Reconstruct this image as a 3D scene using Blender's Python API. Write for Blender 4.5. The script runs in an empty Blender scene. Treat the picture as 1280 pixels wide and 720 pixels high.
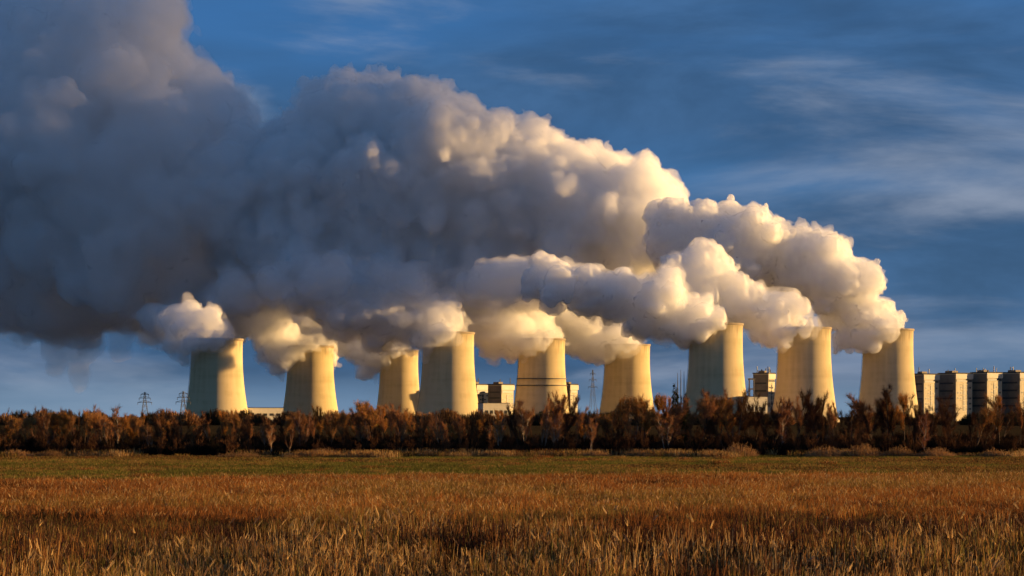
import bpy, math, random
import numpy as np
from mathutils import Vector, Matrix

# ----------------------------------------------------------------- camera, sky, sun, exposure
sc = bpy.context.scene
R = math.radians
FPX, HY, CAMZ = 2600.0, 521.0, 6.5          # focal length in pixels of a 1280 wide frame, horizon row, eye height
cam_d = bpy.data.cameras.new('camera'); cam = bpy.data.objects.new('camera', cam_d)
sc.collection.objects.link(cam); sc.camera = cam
cam.location = (0, 0, CAMZ); cam.rotation_euler = (R(90), 0, 0)
cam_d.sensor_width = 36.0; cam_d.lens = FPX / 1280 * 36.0
cam_d.shift_y = (HY - 360) / 1280.0
cam_d.clip_start = 0.5; cam_d.clip_end = 60000

SUN_EL, SUN_AZ = R(6.5), R(8.0)            # elevation; angle behind the picture plane, sun stands to the right
sun_dir = Vector((math.cos(SUN_AZ) * math.cos(SUN_EL), math.sin(SUN_AZ) * math.cos(SUN_EL), math.sin(SUN_EL)))
sun_d = bpy.data.lights.new('sun', 'SUN'); sun = bpy.data.objects.new('sun', sun_d)
sc.collection.objects.link(sun)
sun_d.energy = 5.0; sun_d.angle = R(0.5); sun_d.color = (1.0, 0.61, 0.235)
sun.rotation_euler = sun_dir.to_track_quat('Z', 'Y').to_euler()

SKY_STRENGTH, SKY_TINT = 0.1, (0.30, 0.42, 0.66)
DECK_COL, STREAK_COL = (0.26, 0.60, 1.22), (1.45, 1.7, 2.2)      # cloud radiance, times SKY_STRENGTH
CLEAR_COL, AIR_COL = (0.15, 0.74, 2.0), (0.95, 1.45, 2.05)
SEED_DECK, SEED_STREAK = 44.7, 86.5
world = bpy.data.worlds.new('World'); sc.world = world; world.use_nodes = True
wt = world.node_tree; wt.nodes.clear()
def wn(t, **kw):
    n = wt.nodes.new(t)
    for k, v in kw.items(): setattr(n, k, v)
    return n
sky = wn('ShaderNodeTexSky', sky_type='NISHITA', sun_disc=False, sun_elevation=SUN_EL, sun_rotation=R(90) - SUN_AZ, altitude=60, air_density=1.0, dust_density=0.6, ozone_density=2.5)
def wl(a, b): wt.links.new(a, b)
def wmath(op, a, b=None):
    n = wn('ShaderNodeMath', operation=op)
    for i, v in enumerate((a, b)):
        if v is None: continue
        if hasattr(v, 'is_output'): wl(v, n.inputs[i])
        else: n.inputs[i].default_value = v
    return n.outputs[0]
def wmix(fac, a, b, mode='MIX'):
    n = wn('ShaderNodeMix', data_type='RGBA', blend_type=mode)
    for s_, v in ((n.inputs[0], fac), (n.inputs[6], a), (n.inputs[7], b)):
        if hasattr(v, 'is_output'): wl(v, s_)
        else: s_.default_value = v if not isinstance(v, tuple) else (*v, 1)
    return n.outputs[2]
def wramp(fac, stops):
    n = wn('ShaderNodeValToRGB'); wl(fac, n.inputs[0]); e = n.color_ramp.elements
    n.color_ramp.interpolation = 'EASE'
    while len(e) < len(stops): e.new(0.5)
    for i, (p, c) in enumerate(stops): e[i].position = p; e[i].color = (c, c, c, 1)
    return n.outputs[0]
def wnoise(vec, scale, detail, seed, rough=0.55, dist=0.0):
    n = wn('ShaderNodeTexNoise', noise_dimensions='4D'); wl(vec, n.inputs['Vector'])
    for k, v in (('W', seed), ('Scale', scale), ('Detail', detail), ('Roughness', rough), ('Distortion', dist)): n.inputs[k].default_value = v
    return n.outputs[0]
def wscale(vec, sx, sy, sz):
    n = wn('ShaderNodeMapping'); n.inputs['Scale'].default_value = (sx, sy, sz); wl(vec, n.inputs['Vector']); return n.outputs[0]
tc = wn('ShaderNodeTexCoord').outputs['Generated']
clear = wmix(0.58, wmix(1.0, sky.outputs[0], SKY_TINT, 'MULTIPLY'), CLEAR_COL)
deck = wramp(wnoise(wscale(tc, 1.0, 1.0, 5.0), 3.2, 5, SEED_DECK, 0.5), [(0.30, 0.0), (0.56, 1.0)])        # broad dark stratus deck
streak = wramp(wnoise(wscale(tc, 1.0, 1.0, 4.6), 4.2, 7, SEED_STREAK, 0.56, 0.5), [(0.49, 0.0), (0.74, 1.0)])  # paler streaks in it
mott = wramp(wnoise(wscale(tc, 1.0, 1.0, 3.6), 7.0, 6, 3.3, 0.6, 0.4), [(0.35, 0.62), (0.68, 1.15)])                    # mottled thick and thin places
c1 = wmix(wmath('MULTIPLY', deck, 0.8), clear, wmix(1.0, DECK_COL, mott, 'MULTIPLY'))
c2 = wmix(wmath('MULTIPLY', streak, 0.8), c1, STREAK_COL)
sep = wn('ShaderNodeSeparateXYZ'); wl(tc, sep.inputs[0])
low = wramp(wmath('ADD', wmath('MULTIPLY', sep.outputs[2], 20.0), wmath('MULTIPLY', wnoise(wscale(tc, 1.0, 1.0, 12.0), 3.0, 4, 9.0), 0.6)), [(0.28, 1.0), (0.85, 0.0)])   # paler air along the horizon
c2 = wmix(wmath('MULTIPLY', low, 0.75), c2, AIR_COL)
bg = wn('ShaderNodeBackground'); bg.inputs['Strength'].default_value = SKY_STRENGTH
wo = wn('ShaderNodeOutputWorld')
wl(c2, bg.inputs['Color']); wl(bg.outputs[0], wo.inputs['Surface'])

vs = sc.view_settings
vs.view_transform = 'Standard'; vs.look = 'None'; vs.exposure = 1.12; vs.gamma = 1.0; vs.use_curve_mapping = False
cy = sc.cycles
cy.use_denoising = True; cy.use_adaptive_sampling = True; cy.adaptive_threshold = 0.05
cy.max_bounces = 18; cy.diffuse_bounces = 3; cy.glossy_bounces = 2; cy.volume_bounces = 14; cy.transparent_max_bounces = 64

# ----------------------------------------------------------------- helpers
C = sc.collection
rng = np.random.default_rng(7); random.seed(7)
def at(px, py, Y):
    """a point of the photograph (1280x720) at depth Y, in metres"""
    return Vector(((px - 640) / FPX * Y, Y, CAMZ + (HY - py) / FPX * Y))
def mesh_np(name, V, F, smooth=False):
    """mesh from numpy arrays; F holds rows of 3 or 4 indices"""
    V = np.ascontiguousarray(V, dtype=np.float32); F = np.ascontiguousarray(F, dtype=np.int32)
    m = bpy.data.meshes.new(name); k = F.shape[1]; n = len(F)
    m.vertices.add(len(V)); m.vertices.foreach_set('co', V.ravel())
    m.loops.add(n * k); m.loops.foreach_set('vertex_index', F.ravel())
    m.polygons.add(n); m.polygons.foreach_set('loop_start', np.arange(0, n * k, k, dtype=np.int32))
    m.update(calc_edges=True)
    m.polygons.foreach_set('use_smooth', np.full(n, smooth))
    return m
def link(name, data, mat=None, parent=None):
    o = bpy.data.objects.new(name, data); C.objects.link(o)
    if mat is not None and data is not None and not data.materials: data.materials.append(mat)
    if parent is not None: o.parent = parent
    return o
def tag(o, label, cat=None, group=None, kind=None):
    o['label'] = label
    if cat: o['category'] = cat
    if group: o['group'] = group
    if kind: o['kind'] = kind
    return o
def mat_new(name):
    m = bpy.data.materials.new(name); m.use_nodes = True; t = m.node_tree; t.nodes.clear()
    return m, t
def N(t, ty, ins=None, **kw):
    n = t.nodes.new(ty)
    for k, v in kw.items(): setattr(n, k, v)
    for k, v in (ins or {}).items():
        if hasattr(v, 'is_output'): t.links.new(v, n.inputs[k])
        else: n.inputs[k].default_value = v
    return n
def ramp(t, fac, stops):
    n = t.nodes.new('ShaderNodeValToRGB'); t.links.new(fac, n.inputs[0])
    e = n.color_ramp.elements
    while len(e) < len(stops): e.new(0.5)
    for i, (p, c) in enumerate(stops): e[i].position = p; e[i].color = (*c, 1) if len(c) == 3 else c
    return n


class MB:
    """collects boxes, bars, tubes and ribbons for one mesh"""
    def __init__(s): s.V = []; s.F = []
    def box(s, x0, x1, y0, y1, z0, z1):
        n = len(s.V); s.V += [(x, y, z) for z in (z0, z1) for y in (y0, y1) for x in (x0, x1)]
        s.F += [tuple(n + i for i in f) for f in ((0, 2, 3, 1), (4, 5, 7, 6), (0, 1, 5, 4), (2, 6, 7, 3), (0, 4, 6, 2), (1, 3, 7, 5))]
        return s
    def bar(s, p, q, r0, r1=None, k=4):
        p, q = Vector(p), Vector(q); r1 = r0 if r1 is None else r1; d = (q - p).normalized()
        u = d.orthogonal().normalized(); v = d.cross(u); n = len(s.V)
        for c, r in ((p, r0), (q, r1)):
            for i in range(k):
                a = 2 * math.pi * (i + 0.5) / k; s.V.append(tuple(c + (u * math.cos(a) + v * math.sin(a)) * r))
        s.F += [(n + i, n + (i + 1) % k, n + k + (i + 1) % k, n + k + i) for i in range(k)]
        return s
    def mesh(s, name, smooth=False): return mesh_np(name, s.V, s.F, smooth)
def copy_tree(o, parent=None):
    c = o.copy(); C.objects.link(c); c.parent = parent
    for ch in list(o.children): copy_tree(ch, c)
    return c
def diffuse_mat(name, col, rough=0.8, vary=0.0, scale=1.0, col2=None):
    m, t = mat_new(name)
    if vary or col2:
        tcn = N(t, 'ShaderNodeTexCoord'); nz = N(t, 'ShaderNodeTexNoise', {'Vector': tcn.outputs['Object'], 'Scale': scale, 'Detail': 5.0})
        c2 = col2 or tuple(v * (1 - vary) for v in col); c = ramp(t, nz.outputs[0], [(0.3, c2), (0.7, col)]).outputs[0]
    else:
        c = (*col, 1)
    d = N(t, 'ShaderNodeBsdfPrincipled', {'Base Color': c, 'Roughness': rough, 'Specular IOR Level': 0.2})
    N(t, 'ShaderNodeOutputMaterial', {'Surface': d.outputs[0]})
    return m
def plant_mat(name, trans=0.25, jitter=0.25):
    """colour comes from the per-blade attribute 'tint', a little different on every plant; thin blades let light through"""
    m, t = mat_new(name)
    at_ = N(t, 'ShaderNodeAttribute', attribute_name='tint'); oi = N(t, 'ShaderNodeObjectInfo')
    mr = N(t, 'ShaderNodeMapRange', {0: oi.outputs['Random'], 3: 1 - jitter, 4: 1 + jitter})
    mx = N(t, 'ShaderNodeVectorMath', {0: at_.outputs['Color'], 3: 1.0}, operation='SCALE'); t.links.new(mr.outputs[0], mx.inputs[3])
    d = N(t, 'ShaderNodeBsdfDiffuse', {'Color': mx.outputs[0], 'Roughness': 0.6}); tr = N(t, 'ShaderNodeBsdfTranslucent', {'Color': mx.outputs[0]})
    ms = N(t, 'ShaderNodeMixShader', {0: trans, 1: d.outputs[0], 2: tr.outputs[0]})
    N(t, 'ShaderNodeOutputMaterial', {'Surface': ms.outputs[0]})
    return m
def ribbons(P, Q, w, tip=0.35, rs=None):
    """thin quads from points P to Q, turned at random about their axis; returns V, F"""
    rs = rs or rng; d = Q - P; L = np.linalg.norm(d, axis=1, keepdims=True) + 1e-9; d = d / L
    u = rs.normal(0, 1, P.shape); u -= d * (u * d).sum(1, keepdims=True); u /= np.linalg.norm(u, axis=1, keepdims=True) + 1e-9
    w = np.broadcast_to(np.asarray(w, float).reshape(-1, 1) if np.ndim(w) else np.full((1, 1), w), (len(P), 1)) / 2
    V = np.stack([P - u * w, P + u * w, Q + u * w * tip, Q - u * w * tip], 1).reshape(-1, 3)
    F = np.arange(len(P) * 4).reshape(-1, 4)
    return V, F
def tint_attr(me, cols):
    """one colour per face group of four vertices"""
    a = me.attributes.new('tint', 'FLOAT_COLOR', 'POINT')
    c = np.ones((len(me.vertices), 4), np.float32); c[:, :3] = cols; a.data.foreach_set('color', c.ravel())
def pick(cols, n, rs, spread=0.25):
    cols = np.array(cols); c = cols[rs.integers(0, len(cols), n)] * rs.uniform(1 - spread, 1 + spread, (n, 1)); return np.repeat(c, 4, axis=0)

# ----------------------------------------------------------------- ground
gm, t = mat_new('field_soil')
tcn = N(t, 'ShaderNodeTexCoord'); n1 = N(t, 'ShaderNodeTexNoise', {'Vector': tcn.outputs['Object'], 'Scale': 0.05, 'Detail': 8.0}); n2 = N(t, 'ShaderNodeTexNoise', {'Vector': tcn.outputs['Object'], 'Scale': 2.0, 'Detail': 6.0})
sm_ = N(t, 'ShaderNodeMath', {0: n1.outputs[0], 1: n2.outputs[0]}, operation='ADD')
cr = ramp(t, sm_.outputs[0], [(0.75, (0.022, 0.014, 0.008)), (1.0, (0.055, 0.034, 0.014)), (1.25, (0.06, 0.05, 0.018))])
cr.color_ramp.elements[0].position = 0.35; cr.color_ramp.elements[1].position = 0.5; cr.color_ramp.elements[2].position = 0.65
hf = N(t, 'ShaderNodeMath', {0: sm_.outputs[0], 1: 0.5}, operation='MULTIPLY'); t.links.new(hf.outputs[0], cr.inputs[0])
bp = N(t, 'ShaderNodeBump', {'Height': n2.outputs[0], 'Strength': 0.6, 'Distance': 0.2})
g = N(t, 'ShaderNodeBsdfDiffuse', {'Color': cr.outputs[0], 'Normal': bp.outputs[0]})
N(t, 'ShaderNodeOutputMaterial', {'Surface': g.outputs[0]})
gr = link('ground', mesh_np('ground', [(-30000, -2000, 0), (30000, -2000, 0), (30000, 50000, 0), (-30000, 50000, 0)], [(0, 1, 2, 3)]), gm)
tag(gr, 'flat dark soil of the wide marshy field', kind='structure')

# ----------------------------------------------------------------- cooling towers
cm, t = mat_new('tower_concrete')
tcn = N(t, 'ShaderNodeTexCoord')
mp = N(t, 'ShaderNodeMapping', {'Vector': tcn.outputs['Object'], 'Scale': (0.16, 0.16, 0.008)}); st = N(t, 'ShaderNodeTexNoise', {'Vector': mp.outputs[0], 'Scale': 1.0, 'Detail': 5.0, 'Roughness': 0.6})
mp2 = N(t, 'ShaderNodeMapping', {'Vector': tcn.outputs['Object'], 'Scale': (0.01, 0.01, 0.12)}); bn = N(t, 'ShaderNodeTexNoise', {'Vector': mp2.outputs[0], 'Scale': 1.0, 'Detail': 3.0})
nf = N(t, 'ShaderNodeTexNoise', {'Vector': tcn.outputs['Object'], 'Scale': 0.05, 'Detail': 7.0})
a1 = N(t, 'ShaderNodeMath', {0: st.outputs[0], 1: bn.outputs[0]}, operation='ADD'); a2 = N(t, 'ShaderNodeMath', {0: a1.outputs[0], 1: nf.outputs[0]}, operation='ADD')
a3 = N(t, 'ShaderNodeMath', {0: a2.outputs[0], 1: 1 / 3}, operation='MULTIPLY')
cc = ramp(t, a3.outputs[0], [(0.34, (0.50, 0.40, 0.22)), (0.50, (0.64, 0.52, 0.30)), (0.66, (0.68, 0.56, 0.34))])
sg = N(t, 'ShaderNodeSeparateXYZ', {0: tcn.outputs['Generated']}); mp3 = N(t, 'ShaderNodeMapping', {'Vector': tcn.outputs['Object'], 'Scale': (0.22, 0.22, 0.012)})
s3 = N(t, 'ShaderNodeTexNoise', {'Vector': mp3.outputs[0], 'Scale': 1.0, 'Detail': 6.0, 'Roughness': 0.65})
k1 = N(t, 'ShaderNodeMath', {0: s3.outputs[0], 1: 0.55}, operation='MULTIPLY'); k2 = N(t, 'ShaderNodeMath', {0: sg.outputs[2], 1: k1.outputs[0]}, operation='ADD')
sr = ramp(t, k2.outputs[0], [(0.93, (0, 0, 0)), (1.0, (0.55, 0.55, 0.55))]); sr.color_ramp.elements[0].position = 0.90; sr.color_ramp.elements[1].position = 1.0
kk = N(t, 'ShaderNodeMath', {0: k2.outputs[0], 1: 0.78}, operation='MULTIPLY'); t.links.new(kk.outputs[0], sr.inputs[0])
mxs = N(t, 'ShaderNodeMix', {0: sr.outputs[0], 6: cc.outputs[0], 7: (0.22, 0.18, 0.12, 1)}, data_type='RGBA')      # damp dark runs below the rim
b = N(t, 'ShaderNodeBsdfDiffuse', {'Color': mxs.outputs[2], 'Roughness': 0.25})
N(t, 'ShaderNodeOutputMaterial', {'Surface': b.outputs[0]})
rimm = diffuse_mat('tower_rim_concrete', (0.34, 0.28, 0.20), 0.9, 0.3, 0.2)
steel = diffuse_mat('grey_steel', (0.09, 0.09, 0.09), 0.6)
# px centre, visible width px near the base, top row, depth
TOWERS = [(271, 77, 424, 2490), (388, 69, 433, 2863), (499, 57, 438, 3216), (560.5, 77, 416, 2730), (677, 70, 424, 2802),
          (784, 68, 431, 2999), (895, 80, 405, 2431), (1005.5, 79, 410, 2505), (1110, 75, 412, 2700)]
TLAB = ['leftmost cooling tower of the row, dark flank with a ladder, steam veiling its rim',
        'cooling tower second from the left, standing alone with wisps curling off its rim',
        'smallest cooling tower, partly hidden behind the tall one beside it',
        'tall cooling tower overlapping the small one, boiler blocks at its right foot',
        'cooling tower with a dark walkway line low on its sunlit side, near the middle',
        'cooling tower between the walkway tower and the tallest one, flat sky on both sides',
        'tallest cooling tower, slate grey flank, low white hall at its foot',
        'cooling tower second from the right, boiler house in the gap to its left',
        'rightmost cooling tower beside the row of boiler houses, steam pouring off its rim']
def lathe(prof, n=96):
    V = []; F = []
    for r, z in prof:
        for i in range(n):
            a = 2 * math.pi * i / n; V.append((r * math.cos(a), r * math.sin(a), z))
    for j in range(len(prof) - 1):
        for i in range(n):
            F.append((j * n + i, j * n + (i + 1) % n, (j + 1) * n + (i + 1) % n, (j + 1) * n + i))
    return V, F
for i, (px, w, ty, Y) in enumerate(TOWERS):
    s = FPX / Y; H = CAMZ + (HY - ty) / s; rb = w / s / 2 * 1.07; rt = rb * 0.785
    def rad(u):
        th = 0.82; rth = rt * 0.985
        return rth * math.sqrt(1 + ((u - th) / th) ** 2 * ((rb / rth) ** 2 - 1))
    root = link('cooling_tower', None); root.location = at(px, HY, Y); root.location.z = 0
    prof = [(rad(k / 32), H * k / 32) for k in range(1, 33)]
    prof += [(rad(1) - 1.0, H), (rad(0.85) - 1.0, H * 0.85), (rad(0.6) - 1.0, H * 0.6)]
    V, F = lathe(prof); link('shell', mesh_np('shell', V, F, True), cm, root)
    r1 = rad(1); V, F = lathe([(r1 + 0.05, H - 2.2), (r1 + 0.8, H - 2.0), (r1 + 0.9, H + 0.5), (r1 - 0.9, H + 0.5), (r1 - 1.0, H - 0.2)])
    link('rim', mesh_np('rim', V, F), rimm, root)
    V, F = lathe([(rb + 1.2, 0), (rb + 1.2, H / 32 * 0.9), (rad(1 / 32) - 1.0, H / 32 + 0.3)]); link('base_ring', mesh_np('base_ring', V, F), rimm, root)
    mb = MB(); ang = R(192 if i == 0 else 172)
    for u0, u1 in ((k / 16, (k + 1) / 16) for k in range(16)):
        for da in (-0.012, 0.012):
            A = [(rad(u) + 0.7) for u in (u0, u1)]
            mb.bar((A[0] * math.cos(ang + da), A[0] * math.sin(ang + da), u0 * H), (A[1] * math.cos(ang + da), A[1] * math.sin(ang + da), u1 * H), 0.22)
        for k in range(3):
            u = u0 + (u1 - u0) * k / 3; A = rad(u) + 0.7
            mb.bar((A * math.cos(ang - 0.012), A * math.sin(ang - 0.012), u * H), (A * math.cos(ang + 0.012), A * math.sin(ang + 0.012), u * H), 0.15)
    link('ladder', mb.mesh('ladder'), steel, root)
    if i == 4:
        for hz in (48.0, 57.0):
            u = hz / H; r1 = rad(u); V, F = lathe([(r1 - 0.2, hz), (r1 + 1.5, hz), (r1 + 1.5, hz + 1.1), (r1 - 0.2, hz + 1.1)]); link('walkway', mesh_np('walkway', V, F), steel, root)
    tag(root, TLAB[i], 'cooling tower', 'cooling towers of the power station')

# ----------------------------------------------------------------- power station buildings
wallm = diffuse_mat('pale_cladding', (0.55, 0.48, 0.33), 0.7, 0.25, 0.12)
wall2 = diffuse_mat('dull_and_shaded_cladding', (0.22, 0.18, 0.13), 0.7, 0.3, 0.1)  # dull plant-room walls; on the flanks a darker wall colour painting their shade
whitem = diffuse_mat('white_render', (0.60, 0.55, 0.43), 0.7, 0.12, 0.2)
darkw = diffuse_mat('dark_window', (0.05, 0.05, 0.045), 0.35)
roofm = diffuse_mat('roof_felt', (0.06, 0.055, 0.05), 0.9)
def boiler_house(px, Y, ty, wl_px, wd_px, label, lit_cols=2, beta_off=50.0, stacks=2, seed=0):
    """block seen on its corner: sunlit face to the right of px, shaded flank to its left"""
    r = random.Random(seed); s = FPX / Y; H = CAMZ + (HY - ty) / s
    az = math.degrees(math.atan2(px - 640, FPX)); beta = R(beta_off - az)
    wl_, wd = wl_px / s / math.cos(R(beta_off)), wd_px / s / math.sin(R(beta_off))
    root = link('boiler_house', None); root.location = at(px, HY, Y); root.location.z = 0; root.rotation_euler.z = beta
    tag(root, label, 'building', 'boiler houses of the power station')
    # local: the near corner at the origin, lit face along +X at y = 0, flank along +Y at x = 0
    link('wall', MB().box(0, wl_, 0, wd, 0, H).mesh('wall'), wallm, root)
    link('flank_shade_sheet', MB().box(-0.6, 0, 0.3, wd - 0.3, 0, H - 1.5).mesh('flank_shade_sheet'), wall2, root)  # dark sheet over the flank, its shade put into the colour
    roof = link('roof', MB().box(-0.9, wl_ + 0.9, -0.9, wd + 0.9, H, H + 1.6).mesh('roof'), roofm, root)
    link('cornice', MB().box(-1.2, wl_ + 1.2, -1.2, -0.003, H - 8, H - 0.4).mesh('cornice'), whitem, root)
    link('louvre_band', MB().box(1, wl_ - 1, -0.4, -0.003, H - 12.5, H - 9).mesh('louvre_band'), darkw, root)
    link('stair_glazing', MB().box(wl_ * 0.43, wl_ * 0.57, -0.5, -0.003, H * 0.22, H - 15).mesh('stair_glazing'), darkw, root)
    for j in range(5):
        z = H * 0.24 + j * (H * 0.56 / 5)
        for x0, x1 in ((0.08, 0.20), (0.26, 0.38), (0.62, 0.74), (0.80, 0.92)):
            if r.random() < 0.62:
                link('window', MB().box(wl_ * x0, wl_ * x1, -0.3, -0.003, z, z + H * 0.035).mesh('window'), darkw, root)
        link('spandrel', MB().box(wl_ * 0.30, wl_ * 0.70, -0.7, -0.5, z + H * 0.075, z + H * 0.088).mesh('spandrel'), wallm, root)
    for j in range(4):
        link('flank_window', MB().box(-0.9, -0.6, wd * 0.12, wd * 0.88, H * (0.3 + 0.16 * j), H * (0.335 + 0.16 * j)).mesh('flank_window'), darkw, root)
    for j in range(stacks):
        x, y = wl_ * r.uniform(0.05, 0.9), wd * r.uniform(0.1, 0.9); h = r.uniform(4, 10)
        link('roof_stack', MB().bar((x, y, H + 1.6), (x, y, H + 1.6 + h), r.uniform(0.5, 0.9), k=8).mesh('roof_stack'), r.choice([steel, whitem]), roof)
    link('roof_plant_room', MB().box(wl_ * 0.1, wl_ * 0.45, wd * 0.3, wd * 0.7, H + 1.6, H + 4.6).mesh('roof_plant_room'), wall2, roof)
    return root
YB = 3150
boiler_house(1155, YB, 468, 18, 14, 'first boiler house, next to the rightmost cooling tower, sunlit narrow face', seed=1)
boiler_house(1195, YB + 20, 467, 20, 22, 'boiler house second in the row after the rightmost cooling tower, widest lit face', seed=2)
boiler_house(1234, YB + 40, 466, 18, 20, 'boiler house third in the row, tall white stack on its roof', stacks=5, seed=3)
boiler_house(1275, YB + 60, 466, 19, 24, 'last boiler house, cut by the right edge of the picture', seed=4)
boiler_house(960.5, YB, 467, 8, 19, 'boiler house in the gap between the tallest tower and its right neighbour, mostly dark flank', stacks=9, beta_off=62, seed=5)
boiler_house(596, YB + 100, 481, 15, 14, 'window-gridded block at the right foot of the tall cooling tower', seed=6)
boiler_house(627, YB + 60, 481, 15, 17, 'block with a dark flank in the gap left of the walkway tower', seed=7)
boiler_house(713, YB + 120, 481, 9, 10, 'small sunlit block peeping out right of the walkway tower', stacks=0, seed=8)
def low_hall(px0, px1, y0, y1, Y, label, beta=25):
    s = FPX / Y; H = CAMZ + (HY - y0) / s; w = (px1 - px0) / s
    root = link('low_hall', None); root.location = at(px0, HY, Y); root.location.z = 0; root.rotation_euler.z = R(beta); w /= math.cos(R(beta))
    tag(root, label, 'building', 'low white halls of the power station')
    link('wall', MB().box(0, w, 0, 16, 0, H).mesh('wall'), whitem, root)
    link('roof', MB().box(-0.4, w + 0.4, -0.4, 16.4, H, H + 0.7).mesh('roof'), roofm, root)
    for k in range(5): link('window', MB().box(w * (0.08 + 0.18 * k), w * (0.19 + 0.18 * k), -0.2, -0.003, H * 0.45, H * 0.62).mesh('window'), darkw, root)
low_hall(604, 637, 504, 515, 2570, 'low white hall in front of the dark-flanked block')
low_hall(932, 961, 496, 503, 2390, 'low white hall at the right foot of the tallest cooling tower')
low_hall(309, 352, 510, 517, 2500, 'long low pale hall between the two leftmost cooling towers')
frame_r = link('pipe_gantry', None); frame_r.location = at(936, HY, 2560); frame_r.location.z = 0
tag(frame_r, 'pale steel pipe gantry against the right side of the tallest cooling tower', 'gantry')
for nm, bx in (('post', (0, 1.4, 0, 1.4, 0, 52)), ('post', (6, 7.4, 0, 1.4, 0, 52)), ('beam', (-1, 8, 0.1, 1.3, 52, 54)), ('beam', (1.4, 6, 0.1, 1.3, 40, 41.5)), ('beam', (1.4, 6, 0.1, 1.3, 28, 29.5))):
    link(nm, MB().box(*bx).mesh(nm), whitem, frame_r)
def pylon(px, ty, Y, w, label):
    s = FPX / Y; H = CAMZ + (HY - ty) / s
    root = link('power_pylon', None); root.location = at(px, HY, Y); root.location.z = 0; root.rotation_euler.z = R(20); tag(root, label, 'pylon', 'lattice power pylons')
    lv = [0, 0.25, 0.45, 0.62, 0.75, 0.86, 1.0]; hw = lambda u: w * (1 - u) ** 1.3 + 0.5
    cs = ((-1, -1), (1, -1), (1, 1), (-1, 1))
    for cx_, cy_ in cs:
        mb = MB()
        for u0, u1 in zip(lv, lv[1:]): mb.bar((cx_ * hw(u0), cy_ * hw(u0), u0 * H), (cx_ * hw(u1), cy_ * hw(u1), u1 * H), 0.2)
        link('leg', mb.mesh('leg'), steel, root)
    mb = MB()
    for u0, u1 in zip(lv, lv[1:]):
        for k in range(4):
            a, b_ = cs[k], cs[(k + 1) % 4]
            mb.bar((a[0] * hw(u0), a[1] * hw(u0), u0 * H), (b_[0] * hw(u1), b_[1] * hw(u1), u1 * H), 0.1); mb.bar((b_[0] * hw(u0), b_[1] * hw(u0), u0 * H), (a[0] * hw(u1), a[1] * hw(u1), u1 * H), 0.1)
    link('lattice', mb.mesh('lattice'), steel, root)
    for u, L in ((0.66, 8), (0.80, 6.5), (0.92, 4.5)):
        arm = link('cross_arm', MB().bar((-L, 0, u * H), (L, 0, u * H), 0.25).bar((-L, 0, u * H), (0, 0, u * H + 2.2), 0.2).bar((L, 0, u * H), (0, 0, u * H + 2.2), 0.2).mesh('cross_arm'), steel, root)
        for sx_ in (-1, 1): link('insulator', MB().bar((sx_ * L * 0.96, 0, u * H - 0.3), (sx_ * L * 0.96, 0, u * H - 2.6), 0.25).mesh('insulator'), steel, arm)
pylon(181, 490, 2300, 4.5, 'grey lattice pylon left of the leftmost cooling tower, farther from it')
pylon(229, 489, 2200, 4.0, 'grey lattice pylon standing close against the leftmost cooling tower')
pylon(741, 462, 3300, 6.0, 'faint lattice pylon in the gap right of the walkway tower')
for k, (px, ty) in enumerate(((847, 466), (851, 462), (855, 464))):
    s = FPX / 2380; H = CAMZ + (HY - ty) / s; b0 = at(px, HY, 2380 + 10 * k); b0.z = 0
    o = link('mast', MB().bar((0, 0, 0), (0, 0, H * 0.8), 0.7, 0.5, 8).bar((0, 0, H * 0.8), (0, 0, H), 0.45, 0.2, 8).mesh('mast'), steel); o.location = b0
    tag(o, ('slim grey mast, shortest and leftmost of three beside the tallest tower', 'slim grey mast, tallest and middle of three beside the tallest tower', 'slim grey mast nearest the flank of the tallest tower')[k], 'mast', 'slim masts')


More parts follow.
